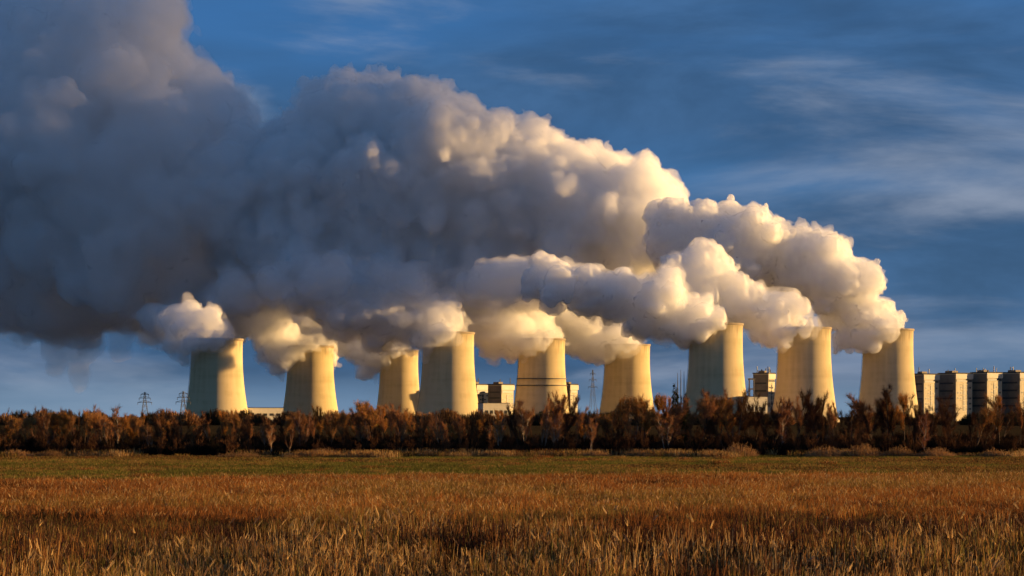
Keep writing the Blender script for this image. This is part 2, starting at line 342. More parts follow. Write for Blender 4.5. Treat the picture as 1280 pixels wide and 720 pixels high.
# ----------------------------------------------------------------- field: reeds, sedge, grass (uncountable: instanced tiles)
reedm = plant_mat('dry_reed', 0.3, 0.2); grassm = plant_mat('dry_grass', 0.25, 0.25); twigm = plant_mat('twigs', 0.1, 0.3)
def tile_mesh(name, size, n, h, cols, rs, w=0.012, lean=0.18, plume=0.0, leaves=0, plume_cols=None, mat=None):
    P = np.zeros((n, 3)); P[:, :2] = rs.uniform(-size / 2, size / 2, (n, 2)); hh = rs.uniform(*h, n)
    L = rs.normal(0, lean, (n, 2)); Mid = P.copy(); Mid[:, :2] += L * hh[:, None] * 0.3; Mid[:, 2] = hh * 0.55
    Top = P.copy(); Top[:, :2] += L * hh[:, None] * 0.9; Top[:, 2] = hh * np.sqrt(np.clip(1 - (L ** 2).sum(1) * 0.6, 0.3, 1))
    base = pick(cols, n, rs, 0.5); segs = [(P, Mid, w, 1.0, base), (Mid, Top, w, 0.35, base)]
    for _ in range(leaves):
        k = rs.uniform(0.25, 0.85, (n, 1)); A = P + (Top - P) * k; az = rs.uniform(0, 6.28, n); l = rs.uniform(0.25, 0.55, n)
        B = A + np.stack([np.cos(az) * l * 0.25, np.sin(az) * l * 0.25, l * rs.uniform(0.3, 1.1, n)], 1)
        segs.append((A, B, w * 1.7, 0.15, pick(cols, n, rs)))
    if plume > 0:
        m = rs.random(n) < plume; T = Top[m]; k = m.sum(); az = rs.normal(0.4, 0.7, k); drop = rs.uniform(0.0, 0.5, k)
        D1 = np.stack([np.cos(az) * 0.12, np.sin(az) * 0.12, 0.18 - 0.12 * drop], 1); pc = pick(plume_cols, k, rs, 0.3)
        for _ in range(4):
            j = rs.normal(0, 0.02, (k, 3)); segs.append((T - D1 * 0.2 + j, T + D1 * rs.uniform(0.9, 1.4, (k, 1)) + rs.normal(0, 0.025, (k, 3)), 0.03, 0.4, pc))
    VV, FF, CC = [], [], []; o = 0
    for A, B, ww, tip, c in segs:
        V, F = ribbons(A, B, ww, tip, rs); VV.append(V); FF.append(F + o); CC.append(c); o += len(V)
    me = mesh_np(name, np.concatenate(VV), np.concatenate(FF)); tint_attr(me, np.concatenate(CC)); me.materials.append(mat or reedm)
    return me
def scatter(name, label, protos, pts, rot, scl, idx, cat=None):
    """one uncountable mass: prototype tiles instanced on points by geometry nodes"""
    col = bpy.data.collections.new(name + '_tiles')
    for i, me in enumerate(protos):
        o = bpy.data.objects.new('%s_tile_%02d' % (name, i), me); col.objects.link(o)
    me = bpy.data.meshes.new(name); me.vertices.add(len(pts)); me.vertices.foreach_set('co', np.asarray(pts, np.float32).ravel())
    for nm, ty, dat in (('rot', 'FLOAT', rot), ('scl', 'FLOAT', scl), ('idx', 'INT', idx)):
        a = me.attributes.new(nm, ty, 'POINT'); a.data.foreach_set('value', np.asarray(dat, np.int32 if ty == 'INT' else np.float32))
    ob = bpy.data.objects.new(name, me); C.objects.link(ob)
    ng = bpy.data.node_groups.new(name + '_nodes', 'GeometryNodeTree')
    ng.interface.new_socket('Geometry', in_out='INPUT', socket_type='NodeSocketGeometry'); ng.interface.new_socket('Geometry', in_out='OUTPUT', socket_type='NodeSocketGeometry')
    gi = ng.nodes.new('NodeGroupInput'); go = ng.nodes.new('NodeGroupOutput')
    ci = ng.nodes.new('GeometryNodeCollectionInfo'); ci.inputs['Collection'].default_value = col; ci.inputs['Separate Children'].default_value = True; ci.inputs['Reset Children'].default_value = True
    ip = ng.nodes.new('GeometryNodeInstanceOnPoints'); ip.inputs['Pick Instance'].default_value = True
    def na(nm, ty):
        n = ng.nodes.new('GeometryNodeInputNamedAttribute'); n.data_type = ty; n.inputs['Name'].default_value = nm; return n.outputs['Attribute']
    cx_ = ng.nodes.new('ShaderNodeCombineXYZ'); ng.links.new(na('rot', 'FLOAT'), cx_.inputs[2]); e2r = ng.nodes.new('FunctionNodeEulerToRotation'); ng.links.new(cx_.outputs[0], e2r.inputs[0])
    sx = ng.nodes.new('ShaderNodeCombineXYZ'); sc_ = na('scl', 'FLOAT')
    for k in range(3): ng.links.new(sc_, sx.inputs[k])
    ng.links.new(gi.outputs[0], ip.inputs['Points']); ng.links.new(ci.outputs[0], ip.inputs['Instance']); ng.links.new(na('idx', 'INT'), ip.inputs['Instance Index'])
    ng.links.new(e2r.outputs[0], ip.inputs['Rotation']); ng.links.new(sx.outputs[0], ip.inputs['Scale']); ng.links.new(ip.outputs[0], go.inputs[0])
    ob.modifiers.new('scatter', 'NODES').node_group = ng
    tag(ob, label, cat, kind='stuff')
    return ob
def zone(d0, d1, step, margin, rs):
    """jittered grid of points over the part of the field the camera sees between two distances"""
    out = []
    y = d0
    while y < d1:
        hw = 640 / FPX * y + margin; n = int(2 * hw / step); x = -hw + (np.arange(n) + rs.random(n)) * step
        out.append(np.stack([x, y + rs.uniform(-0.5, 0.5, n) * step, np.zeros(n)], 1)); y += step
    return np.concatenate(out)
def patch(P, scale, seed):
    """smooth value noise over the ground, -1..1"""
    r = np.random.default_rng(seed); L = r.uniform(-1, 1, (64, 64)); q = P[:, :2] / scale + 17.3; i = np.floor(q).astype(int); f = q - i; f = f * f * (3 - 2 * f)
    g = lambda a, b: L[(i[:, 0] + a) % 64, (i[:, 1] + b) % 64]
    return (g(0, 0) * (1 - f[:, 0]) + g(1, 0) * f[:, 0]) * (1 - f[:, 1]) + (g(0, 1) * (1 - f[:, 0]) + g(1, 1) * f[:, 0]) * f[:, 1]
TAN, STRAW, RUST, OLIVE, DARK, PURP = (0.34, 0.185, 0.06), (0.54, 0.36, 0.15), (0.23, 0.10, 0.035), (0.22, 0.17, 0.045), (0.045, 0.024, 0.014), (0.085, 0.036, 0.03)
rs = np.random.default_rng(21)
near = [tile_mesh('reeds', 2.4, 150, (0.9, 2.2), c, rs, 0.03, 0.09, 0.03, 2, [STRAW, (0.30, 0.18, 0.09)]) for c in
        ([TAN, STRAW, RUST, DARK], [TAN, RUST, OLIVE, DARK], [RUST, RUST, DARK, PURP], [OLIVE, TAN, DARK], [TAN, STRAW, STRAW, DARK], [DARK, PURP, DARK, RUST])]
P = zone(56, 98, 1.6, 5, rs); ed = patch(P, 8, 1) * 9 + patch(P, 3, 31) * 4; P = P[(P[:, 1] + ed < 86) & (patch(P, 4.5, 33) + rs.normal(0, 0.3, len(P)) > -0.62)]
n1_ = patch(P, 9, 2) + rs.normal(0, 0.35, len(P)); idx = np.digitize(n1_, [-0.55, -0.25, 0.05, 0.35, 0.65]); idx = np.array([5, 2, 1, 0, 4, 3])[idx]
scatter('reeds', 'tan and russet dry reeds with pale plumes filling the near edge of the field', near, P, rs.uniform(0, 6.28, len(P)), 1.0 + 0.24 * patch(P, 5, 40) + rs.normal(0, 0.09, len(P)), idx)
ORNG, YEL = (0.38, 0.145, 0.036), (0.38, 0.22, 0.06)
sedge = [tile_mesh('sedge', 2.6, 170, (0.35, 0.85), c, rs, 0.016, 0.28, 0.0, 1) for c in ([DARK, DARK, PURP], [DARK, RUST, OLIVE], [RUST, ORNG, DARK])]
P = zone(86, 128, 2.1, 6, rs); keep = patch(P, 10, 5) + rs.normal(0, 0.3, len(P)) > -0.55; P = P[keep]
k_ = patch(P, 13, 71) + rs.normal(0, 0.3, len(P)) - P[:, 0] / 60
scatter('sedge', 'dark trampled sedge in the band behind the near reeds', sedge, P, rs.uniform(0, 6.28, len(P)), rs.uniform(0.7, 1.2, len(P)), np.digitize(k_, [-0.1, 0.45]))
orange = [tile_mesh('tall_grass', 3.6, 420, (0.55, 1.15), c, rs, 0.03, 0.2, 0.03, 0, [STRAW]) for c in ([ORNG, RUST], [ORNG, YEL, RUST], [RUST, DARK, ORNG], [OLIVE, YEL, RUST])]
P = zone(118, 240, 2.6, 8, rs); ed = patch(P * (0.5, 1, 1), 18, 8) * 20 + patch(P, 6, 81) * 8; e2 = patch(P, 20, 9) * 12 + patch(P, 5, 44) * 6; P = P[(P[:, 1] + ed < 190) & (P[:, 1] + e2 > 122)]
n1_ = patch(P, 18, 10) + rs.normal(0, 0.4, len(P)); idx = np.array([2, 0, 1, 3])[np.digitize(n1_, [-0.45, 0.1, 0.6])]
scatter('tall_grass', 'orange brown dead grass in the middle band of the field', orange, P, rs.uniform(0, 6.28, len(P)), rs.uniform(0.8, 1.15, len(P)), idx)
GRN, MOSS = (0.115, 0.115, 0.024), (0.20, 0.15, 0.04)
green = [tile_mesh('short_grass', 5.0, 520, (0.14, 0.42), c, rs, 0.05, 0.35, 0.0, 0) for c in ([GRN, GRN, MOSS], [MOSS, TAN, GRN], [OLIVE, DARK, RUST])]
P = zone(150, 336, 4.0, 12, rs); n1_ = patch(P * (0.4, 1, 1), 16, 12) + rs.normal(0, 0.25, len(P)); idx = np.array([2, 1, 0])[np.digitize(n1_, [-0.3, 0.12])]
scatter('short_grass', 'low green and olive grass strip before the trees', green, P, rs.uniform(0, 6.28, len(P)), rs.uniform(0.8, 1.3, len(P)), idx)
# reeds that stand out one by one
plm = diffuse_mat('reed_plume', (0.50, 0.33, 0.16), 0.9); stm = diffuse_mat('reed_stem', (0.26, 0.17, 0.07), 0.8)
REEDS = [(985, 664, 78, 1, 'pale plumed reed leaning right, brightest in the right half of the field'), (1010, 697, 66, 1, 'short plumed reed just below the brightest leaning one'),
         (1162, 652, 84, 0.3, 'upright pale reed against the dark band toward the right edge'), (768, 634, 88, 0.6, 'tall bent reed poking up right of the middle of the field'),
         (817, 646, 85, 0.8, 'pinkish plumed reed beside a dark gap right of the middle'), (684, 664, 78, 0.9, 'leaning plumed reed at the middle of the near reed edge'),
         (738, 698, 66, 1.2, 'low straw plume drooping right near the bottom middle'), (822, 692, 68, 0.9, 'drooping olive reed plume near the bottom, right of the middle'),
         (1033, 650, 84, 0.2, 'thin upright reed standing right of the brightest leaning one'), (1212, 694, 66, 0.3, 'pale reed near the bottom right corner'),
         (205, 668, 78, 0.4, 'pale thin reed in the left third of the near reed edge'), (420, 682, 72, 0.5, 'straw reed plume left of the middle near the bottom')]
for px, py, Y, ln, lab in REEDS:
    top = at(px, py, Y); h = top.z; root = link('plumed_reed', None); root.location = (top.x - ln * 0.22, Y, 0); tag(root, lab, 'reed', 'single plumed reeds')
    link('stem', MB().bar((0, 0, 0), (ln * 0.06, 0, h * 0.6), 0.011, 0.009, 5).bar((ln * 0.06, 0, h * 0.6), (ln * 0.22, 0, h), 0.009, 0.006, 5).mesh('stem'), stm, root)
    for k in range(3):
        z = h * (0.4 + 0.17 * k); sgn = (-1) ** k
        link('leaf', mesh_np('leaf', [(ln * 0.06, 0, z), (ln * 0.06 + sgn * 0.16, 0.01, z + 0.22), (ln * 0.06 + sgn * 0.36, 0.0, z + 0.16), (ln * 0.06 + sgn * 0.15, -0.02, z + 0.18)], [(0, 1, 2, 3)]), stm, root)
    n = 60; u = rng.random((n, 1)); A = np.array((ln * 0.22 - 0.03 * ln, 0, h - 0.12)) + u * np.array((0.13 * ln, 0, 0.22 - 0.1 * ln)); Bp = A + np.array((0.08 * ln + 0.01, 0, 0.07 - 0.05 * ln)) + rng.normal(0, 0.022, (n, 3))
    V, F = ribbons(A, Bp, 0.04, 0.4); link('plume', mesh_np('plume', V, F), plm, root)

# ----------------------------------------------------------------- pale scrub along the foot of the trees
def mound(w, h, n, cols, rs, tw=0.05):
    a = rs.uniform(0, 6.28, n); rr = np.sqrt(rs.random(n)); P = np.stack([np.cos(a) * rr * w / 2 * 0.75, np.sin(a) * rr * w / 3, np.zeros(n)], 1)
    hh = h * (1 - rr ** 2 * 0.75) * rs.uniform(0.35, 1.0, n); Q = P + np.stack([np.cos(a) * rr * w * 0.12, np.sin(a) * rr * w * 0.08, hh], 1) + rs.normal(0, 0.1, (n, 3))
    A = P + (Q - P) * rs.uniform(0, 0.6, (n, 1)); V, F = ribbons(A, Q, tw, 0.4, rs)
    k = n; A2 = P + (Q - P) * rs.uniform(0.5, 1, (k, 1)); B2 = A2 + rs.normal(0, 0.22, (k, 3)) + (0, 0, 0.12); V2, F2 = ribbons(A2, B2, tw, 0.5, rs)
    me = mesh_np('twigs', np.concatenate([V, V2]), np.concatenate([F, F2 + len(V)])); tint_attr(me, np.concatenate([pick(cols, n, rs), pick(cols, k, rs)])); me.materials.append(reedm)
    return me
SCRUB = [(925, 52, 2.6, 'round straw-coloured bush alone at the foot of the trees, right of the middle'), (1030, 56, 2.1, 'straw bush at the left end of the long pale row by the trees'),
         (1078, 60, 2.5, 'tallest straw bush of the long pale row by the trees'), (1124, 50, 2.0, 'straw bush right of the tallest in the long pale row'), (1168, 52, 1.9, 'straw bush at the right end of the long pale row'),
         (405, 44, 1.7, 'small straw bush at the foot of the trees left of the middle'), (805, 60, 1.5, 'flat straw bush at the foot of the trees just right of the middle'), (745, 34, 1.2, 'tiny straw tuft left of the flat bush at the trees'),
         (22, 46, 1.5, 'reddish straw bush at the foot of the trees by the left edge'), (64, 36, 1.3, 'low straw bush second from the left edge'), (300, 60, 1.0, 'low wide straw tuft under the trees left of the small bush'), (612, 26, 1.0, 'tiny straw tuft under the trees near the middle'),
         (888, 34, 1.4, 'straw tuft touching the round lone bush on its left'), (1245, 40, 1.4, 'straw bush near the right edge at the foot of the trees')]
SCOL = [(0.30, 0.17, 0.075), (0.24, 0.12, 0.05), (0.34, 0.21, 0.10)]
for px, w, h, lab in SCRUB:
    Y = 328.0; o = link('straw_bush', None); o.location = ((px - 640) / FPX * Y, Y + rng.uniform(-1.5, 1.5), 0); tag(o, lab, 'bush', 'straw bushes along the trees')
    link('twigs', mound(w / FPX * Y, h, 900, SCOL, rng), None, o)

# ----------------------------------------------------------------- tree belt
def tree_proto(kind, h, seed):
    """trunk with limbs, and a crown of twigs (and left-over leaves) round them"""
    r = np.random.default_rng(seed); tr = MB(); tw_a, tw_b = [], []; lf = []
    def branch(p, d, L, rad, lev):
        n = 3; q = p
        for k in range(n):
            d2 = d + r.normal(0, 0.12, 3) + np.array((0, 0, 0.10 if lev else 0.02)); d2 /= np.linalg.norm(d2); e = q + d2 * L / n
            r0, r1 = rad * (1 - k / n * 0.7), rad * (1 - (k + 1) / n * 0.7)
            if rad > 0.018: tr.bar(q, e, r0, r1, 5 if lev == 0 else 3)
            if lev < 3:
                for _ in range(kind['br'][lev]):
                    if lev == 0 and k == 0 and kind['bare0'] > r.random(): continue
                    o_ = r.normal(0, 1, 3); o_ -= d2 * (o_ @ d2); o_ /= np.linalg.norm(o_) + 1e-9; ang = r.uniform(*kind['ang'])
                    branch(q + (e - q) * r.random(), d2 * math.cos(ang) + o_ * math.sin(ang), L * r.uniform(*kind['len']) * (1 - 0.12 * k), rad * 0.48, lev + 1)
            if lev >= 2:
                for _ in range(kind['tw']):
                    a = q + (e - q) * r.random(); b_ = a + d2 * r.uniform(0.15, 0.5) + r.normal(0, 0.2, 3) + (0, 0, kind['up']); tw_a.append(a); tw_b.append(b_)
                    for _ in range(kind['lf']): lf.append(a + (b_ - a) * r.random() + r.normal(0, 0.07, 3))
            q, d = e, d2
    for _ in range(kind['stems']):
        a = r.uniform(0, 6.28); sp = kind['spread']
        branch(np.array((math.cos(a) * 0.25, math.sin(a) * 0.25, 0.0)) * (kind['stems'] > 1), np.array((math.cos(a) * sp, math.sin(a) * sp, 1.0)), h * r.uniform(0.8, 1.0) * 0.86, kind['rad'], 0)
    tme = tr.mesh('trunk', True); tme.materials.append(kind['bark'])
    V, F = ribbons(np.array(tw_a), np.array(tw_b), kind['tww'], 0.4, r); CC = [pick(kind['cols'], len(tw_a), r, 0.35)]
    if lf:
        A = np.array(lf); V2, F2 = ribbons(A, A + r.normal(0, 0.05, A.shape), 0.06, 0.7, r); V, F = np.concatenate([V, V2]), np.concatenate([F, F2 + len(V)]); CC.append(pick(kind['lcols'], len(A), r, 0.35))
    cme = mesh_np('crown', V, F); tint_attr(cme, np.concatenate(CC)); cme.materials.append(twigm)
    zs = np.concatenate([V[:, 2]]); return tme, cme, float(zs.max())
def conifer_proto(h, seed):
    r = np.random.default_rng(seed); tr = MB().bar((0, 0, 0), (0, 0, h), 0.13, 0.02, 6); tme = tr.mesh('trunk', True); tme.materials.append(barkd)
    n = 2600; z = h * (0.12 + 0.88 * (1 - np.sqrt(r.random(n)))); rr = (h - z) * 0.17 + 0.12; tier = 0.75 + 0.25 * np.sin(z * 9); a = r.uniform(0, 6.28, n); k = np.sqrt(r.random(n)) * rr * tier
    A = np.stack([np.cos(a) * k, np.sin(a) * k, z], 1); B_ = A + np.stack([np.cos(a) * 0.25, np.sin(a) * 0.25, -0.08 + r.normal(0, 0.05, n)], 1)
    V, F = ribbons(A, B_, 0.09, 0.3, r); cme = mesh_np('crown', V, F); tint_attr(cme, pick([(0.025, 0.035, 0.016), (0.035, 0.042, 0.018)], n, r)); cme.materials.append(twigm)
    return tme, cme, h
barkd = diffuse_mat('dark_bark', (0.075, 0.05, 0.035), 0.9, 0.4, 3.0); barkp = diffuse_mat('pale_bark', (0.42, 0.34, 0.26), 0.8, 0.6, 2.5)
RED, BRN, ORB, DKB, OLV = (0.33, 0.145, 0.06), (0.36, 0.19, 0.075), (0.46, 0.20, 0.04), (0.10, 0.05, 0.026), (0.26, 0.18, 0.04)
KB = dict(br=(3, 2, 2), ang=(0.18, 0.48), len=(0.34, 0.5), tw=3, tww=0.024, lf=0, up=0.10, stems=1, spread=0.05, rad=0.10, bare0=0.7, bark=barkd, cols=[RED, BRN], lcols=[ORB])
KINDS = {
 'bare_tree': [dict(KB), dict(KB, ang=(0.3, 0.6), cols=[RED, RED, BRN])],
 'shade_painted_tree': [dict(KB, cols=[DKB, DKB, (0.09, 0.035, 0.02)]), dict(KB, ang=(0.3, 0.6), cols=[DKB, (0.08, 0.04, 0.02)])],  # twigs darkened to stand in for shade on this part of the belt
 'birch_tree': [dict(KB, bark=barkp, rad=0.09, ang=(0.3, 0.55), cols=[(0.15, 0.06, 0.035), RED], up=-0.02), dict(KB, bark=barkp, stems=2, spread=0.12, br=(3, 2, 1), ang=(0.3, 0.55), cols=[RED, BRN])],
 'russet_tree': [dict(KB, tw=3, lf=1, cols=[BRN, ORB], lcols=[ORB, ORB, OLV]), dict(KB, tw=3, lf=1, ang=(0.25, 0.55), cols=[BRN], lcols=[OLV, ORB, RED])],
 'thicket_shrub': [dict(KB, stems=5, spread=0.35, br=(2, 2, 1), rad=0.05, bare0=0.2, cols=[DKB, DKB, (0.16, 0.07, 0.03)]), dict(KB, stems=6, spread=0.3, br=(2, 1, 1), tw=6, rad=0.05, bare0=0.2, cols=[DKB, (0.20, 0.09, 0.035)])],  # shrub twigs darkened, painting shade along the foot of the belt
}
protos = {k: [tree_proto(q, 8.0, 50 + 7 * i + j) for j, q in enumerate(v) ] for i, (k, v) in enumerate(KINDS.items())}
protos['conifer_tree'] = [conifer_proto(8.0, 3)]
made = {}
def plant(kind, var, x, y, h, label, cat='tree', group=None):
    tme, cme, top = protos[kind][var % len(protos[kind])]; o = link(kind, None); o.location = (x, y, 0); s_ = h / top
    wd_ = rng.uniform(0.6, 1.15); o.scale = (s_ * wd_, s_ * wd_ * rng.uniform(0.85, 1.15), s_); o.rotation_euler.z = rng.uniform(0, 6.28); tag(o, label, cat, group)
    a = bpy.data.objects.new('trunk', tme); b_ = bpy.data.objects.new('crown', cme)
    for c in (a, b_): C.objects.link(c); c.parent = o
    return o
PROF = [(-60, 512), (0, 514), (60, 509), (100, 513), (140, 509), (200, 511), (240, 515), (300, 517), (335, 514), (370, 511), (400, 505), (435, 511), (470, 500), (500, 505), (540, 511), (570, 519), (610, 519), (645, 509), (662, 495), (690, 488), (718, 498),
        (750, 496), (780, 502), (800, 493), (830, 494), (846, 485), (868, 490), (900, 493), (925, 489), (945, 500), (975, 495), (1000, 489), (1040, 497), (1075, 494), (1092, 486), (1128, 485), (1150, 498), (1200, 496), (1250, 497), (1280, 489), (1340, 490)]
def prof(px): return float(np.interp(px, [p[0] for p in PROF], [p[1] for p in PROF]))
MARKS = [(0, 'by the left edge'), (125, 'near the left edge'), (160, 'left of the two pylons'), (205, 'below the farther pylon'), (236, 'below the nearer pylon'), (312, 'below the leftmost cooling tower'), (352, 'below the long pale hall'), (424, 'below the second tower from the left'),
         (468, 'left of the smallest tower'), (522, 'below the smallest tower'), (600, 'below the tall overlapping tower'), (642, 'below the dark-flanked block'), (712, 'below the walkway tower'), (750, 'below the faint pylon'), (820, 'below the tower left of the tallest'),
         (856, 'below the slim masts'), (936, 'below the tallest tower'), (966, 'below the pipe gantry'), (1046, 'below the tower second from right'), (1072, 'left of the rightmost tower'), (1148, 'below the rightmost tower'), (1176, 'below the first boiler house'), (1216, 'below the second boiler house'), (1255, 'below the third boiler house'), (9999, 'below the last boiler house')]
def mark(px): return next(t_ for x_, t_ in MARKS if px <= x_)
WHAT = {'bare_tree': 'bare red-twigged tree', 'shade_painted_tree': 'bare tree darkened by painted shade', 'birch_tree': 'slim pale-barked tree', 'russet_tree': 'russet-leaved tree', 'thicket_shrub': 'many-stemmed bare shrub'}
ROWW = {'front': 'at the front of', 'mid': 'midway into', 'back': 'at the back of'}
rows = [(337, 3.2, 'front'), (347, 3.2, 'mid'), (359, 3.2, 'mid'), (374, 3.6, 'back'), (392, 4.0, 'back')]
for Y, step, where in rows:
    x = -640 / FPX * Y - 6
    while x < 640 / FPX * Y + 6:
        yy = Y + rng.uniform(-4, 4); px = 640 + x / yy * FPX; zt = CAMZ + (HY - prof(px)) * yy / FPX
        if where == 'front': kd = 'thicket_shrub' if rng.random() < 0.92 else 'birch_tree'; h = zt * rng.uniform(0.35, 0.6) if kd == 'thicket_shrub' else zt * rng.uniform(0.7, 0.95)
        else:
            kd = str(rng.choice(['bare_tree', 'russet_tree', 'birch_tree', 'thicket_shrub'], p=[0.36, 0.34, 0.2, 0.10])); kd = 'shade_painted_tree' if rng.random() < np.interp(px, [560, 860, 1000], [0.05, 0.5, 0.75]) else kd; h = zt * float(rng.choice([rng.uniform(0.72, 1.0), rng.uniform(1.0, 1.16)], p=[0.72, 0.28]))  # trees with shade in their colour grow more frequent to the right
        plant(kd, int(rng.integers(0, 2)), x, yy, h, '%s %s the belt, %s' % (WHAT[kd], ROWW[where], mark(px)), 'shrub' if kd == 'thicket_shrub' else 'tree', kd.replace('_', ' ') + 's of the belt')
        x += step * rng.uniform(0.7, 1.3)
STAND = [('russet_tree', 0, 400, 503, 352, 'rounded russet tree rising in front of the tower second from the left'), ('russet_tree', 1, 470, 497, 356, 'bushy russet tree hiding the foot of the smallest cooling tower'),
         ('birch_tree', 0, 690, 486, 350, 'tall pale-stemmed tree in front of the walkway tower'), ('birch_tree', 1, 655, 495, 352, 'pale-stemmed tree just left of the tallest pale-stemmed one'), ('russet_tree', 0, 806, 494, 352, 'round russet tree at the foot of the tower left of the tallest'),
         ('conifer_tree', 0, 844, 478, 352, 'dark slender conifer left of the tallest cooling tower'), ('conifer_tree', 0, 857, 489, 356, 'shorter dark conifer touching the taller slender one'), ('russet_tree', 1, 918, 490, 352, 'olive russet tree before the sunlit foot of the tallest cooling tower'),
         ('bare_tree', 0, 1002, 491, 352, 'domed bare tree before the tower second from the right'), ('bare_tree', 1, 1092, 488, 352, 'domed bare tree before the shaded foot of the rightmost tower'), ('russet_tree', 0, 1130, 487, 350, 'russet tree before the sunlit foot of the rightmost tower'),
         ('bare_tree', 0, 1276, 490, 352, 'bare tree rising at the right edge below the last boiler house'), ('birch_tree', 0, 60, 505, 352, 'pale wispy tree standing proud of the belt near the left edge'), ('birch_tree', 1, 145, 505, 352, 'pale wispy tree left of the farther pylon')]
for kd, v, px, py, Y, lab in STAND:
    plant(kd, v, (px - 640) / FPX * Y, Y, CAMZ + (HY - py) * Y / FPX, lab, 'tree', 'trees standing out of the belt')
rs = np.random.default_rng(77)
under = [mound(4.5, 3.0, 1400, c, rs, 0.06) for c in ([(0.022, 0.014, 0.01)], [(0.03, 0.018, 0.012), (0.02, 0.02, 0.012)], [DKB, (0.025, 0.015, 0.01)])]  # near-black twig colours paint the shade under the trees
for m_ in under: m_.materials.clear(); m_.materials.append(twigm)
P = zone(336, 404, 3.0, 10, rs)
scatter('undergrowth', 'tangled undergrowth, shade painted into its dark twigs, filling the foot of the tree belt', under, P, rs.uniform(0, 6.28, len(P)), rs.uniform(0.5, 0.95, len(P)) * (1 + (P[:, 1] - 334) / 160), rs.integers(0, 3, len(P)))

far = [mound(30, 13, 1500, c, rs, 0.6) for c in ([DKB, BRN], [DKB, (0.04, 0.04, 0.02)])]
for m_ in far: m_.materials.clear(); m_.materials.append(twigm)
n = 110; P = np.stack([np.linspace(-520, 520, n) + rs.normal(0, 4, n), rs.uniform(1500, 1700, n), np.zeros(n)], 1)
scatter('far_wood', 'far dark line of woodland along the horizon behind the tree belt', far, P, rs.uniform(0, 6.28, n), rs.uniform(0.7, 1.1, n), rs.integers(0, 2, n))

fringe = [tile_mesh('fringe_grass', 3.0, 260, (0.35, 1.1), c, rs, 0.05, 0.25, 0.0, 0) for c in ([STRAW, TAN], [TAN, RUST, (0.30, 0.20, 0.09)], [OLIVE, TAN, DARK])]
P = zone(320, 338, 2.2, 8, rs); P = P[(patch(P, 9, 61) + rs.normal(0, 0.3, len(P)) > 0.2) & (P[:, 1] > 324 + 9 * patch(P, 10, 62))]
scatter('fringe_grass', 'straggling straw grass along the foot of the trees', fringe, P, rs.uniform(0, 6.28, len(P)), rs.uniform(0.6, 1.5, len(P)), rs.integers(0, 3, len(P)))

P = zone(185, 325, 7.0, 8, rs); P = P[patch(P, 11, 91) + rs.normal(0, 0.35, len(P)) > 0.15]
scatter('grass_tufts', 'scattered rough brown tufts on the green strip', orange[2:] + sedge[1:], P, rs.uniform(0, 6.28, len(P)), rs.uniform(0.35, 0.75, len(P)), rs.integers(0, 4, len(P)))
# ----------------------------------------------------------------- steam
def noise_grid(shape, org, vox, scale, seed):
    r = np.random.default_rng(seed); W = []; dims = []
    for a in range(3):
        c = (org[a] + np.arange(shape[a]) * vox) / scale; c0 = math.floor(c[0]); c = c - c0
        n = int(c[-1]) + 2; i = c.astype(int); f = c - i; f = f * f * (3 - 2 * f)
        m = np.zeros((shape[a], n), np.float32); k = np.arange(shape[a]); m[k, i] = 1 - f; m[k, i + 1] += f
        W.append(m); dims.append(n)
    L = r.uniform(-1, 1, dims).astype(np.float32)
    L = np.tensordot(W[0], L, (1, 0)); L = np.einsum('bj,ajc->abc', W[1], L, optimize=True); L = L @ W[2].T
    return L
def surface_nets(F, org, vox):
    S = F < 0; nx, ny, nz = F.shape
    cnt = np.zeros((nx - 1, ny - 1, nz - 1), np.int8)
    offs = [(a, b, c) for a in (0, 1) for b in (0, 1) for c in (0, 1)]
    for a, b, c in offs: cnt += S[a:nx - 1 + a, b:ny - 1 + b, c:nz - 1 + c]
    ci = np.argwhere((cnt > 0) & (cnt < 8)); idx = np.full(cnt.shape, -1, np.int32); idx[tuple(ci.T)] = np.arange(len(ci))
    vals = np.stack([F[ci[:, 0] + a, ci[:, 1] + b, ci[:, 2] + c] for a, b, c in offs], 1)
    P = np.zeros((len(ci), 3), np.float32); n = np.zeros(len(ci), np.float32)
    for p in range(8):
        for q in range(p + 1, 8):
            A, B = np.array(offs[p]), np.array(offs[q])
            if abs(A - B).sum() != 1: continue
            va, vb = vals[:, p], vals[:, q]; m = (va < 0) != (vb < 0)
            tt = np.where(m, va / np.where(m, va - vb, 1), 0)[:, None]
            P += np.where(m[:, None], A + tt * (B - A), 0); n += m
    P = (ci + P / n[:, None]) * vox + np.array(org)
    Q = []
    for ax in range(3):
        u, v = [(1, 2), (2, 0), (0, 1)][ax]
        sl0 = [slice(None)] * 3; sl1 = [slice(None)] * 3; sl0[ax] = slice(0, -1); sl1[ax] = slice(1, None)
        a0, a1 = S[tuple(sl0)], S[tuple(sl1)]; e = np.argwhere(a0 != a1); d = a0[tuple(e.T)]
        def cell(du, dv):
            k = e.copy(); k[:, u] += du; k[:, v] += dv; return idx[tuple(k.T)]
        q = np.stack([cell(-1, -1), cell(0, -1), cell(0, 0), cell(-1, 0)], 1)
        q = np.where(d[:, None], q, q[:, ::-1]); Q.append(q)
    return P, np.concatenate(Q)

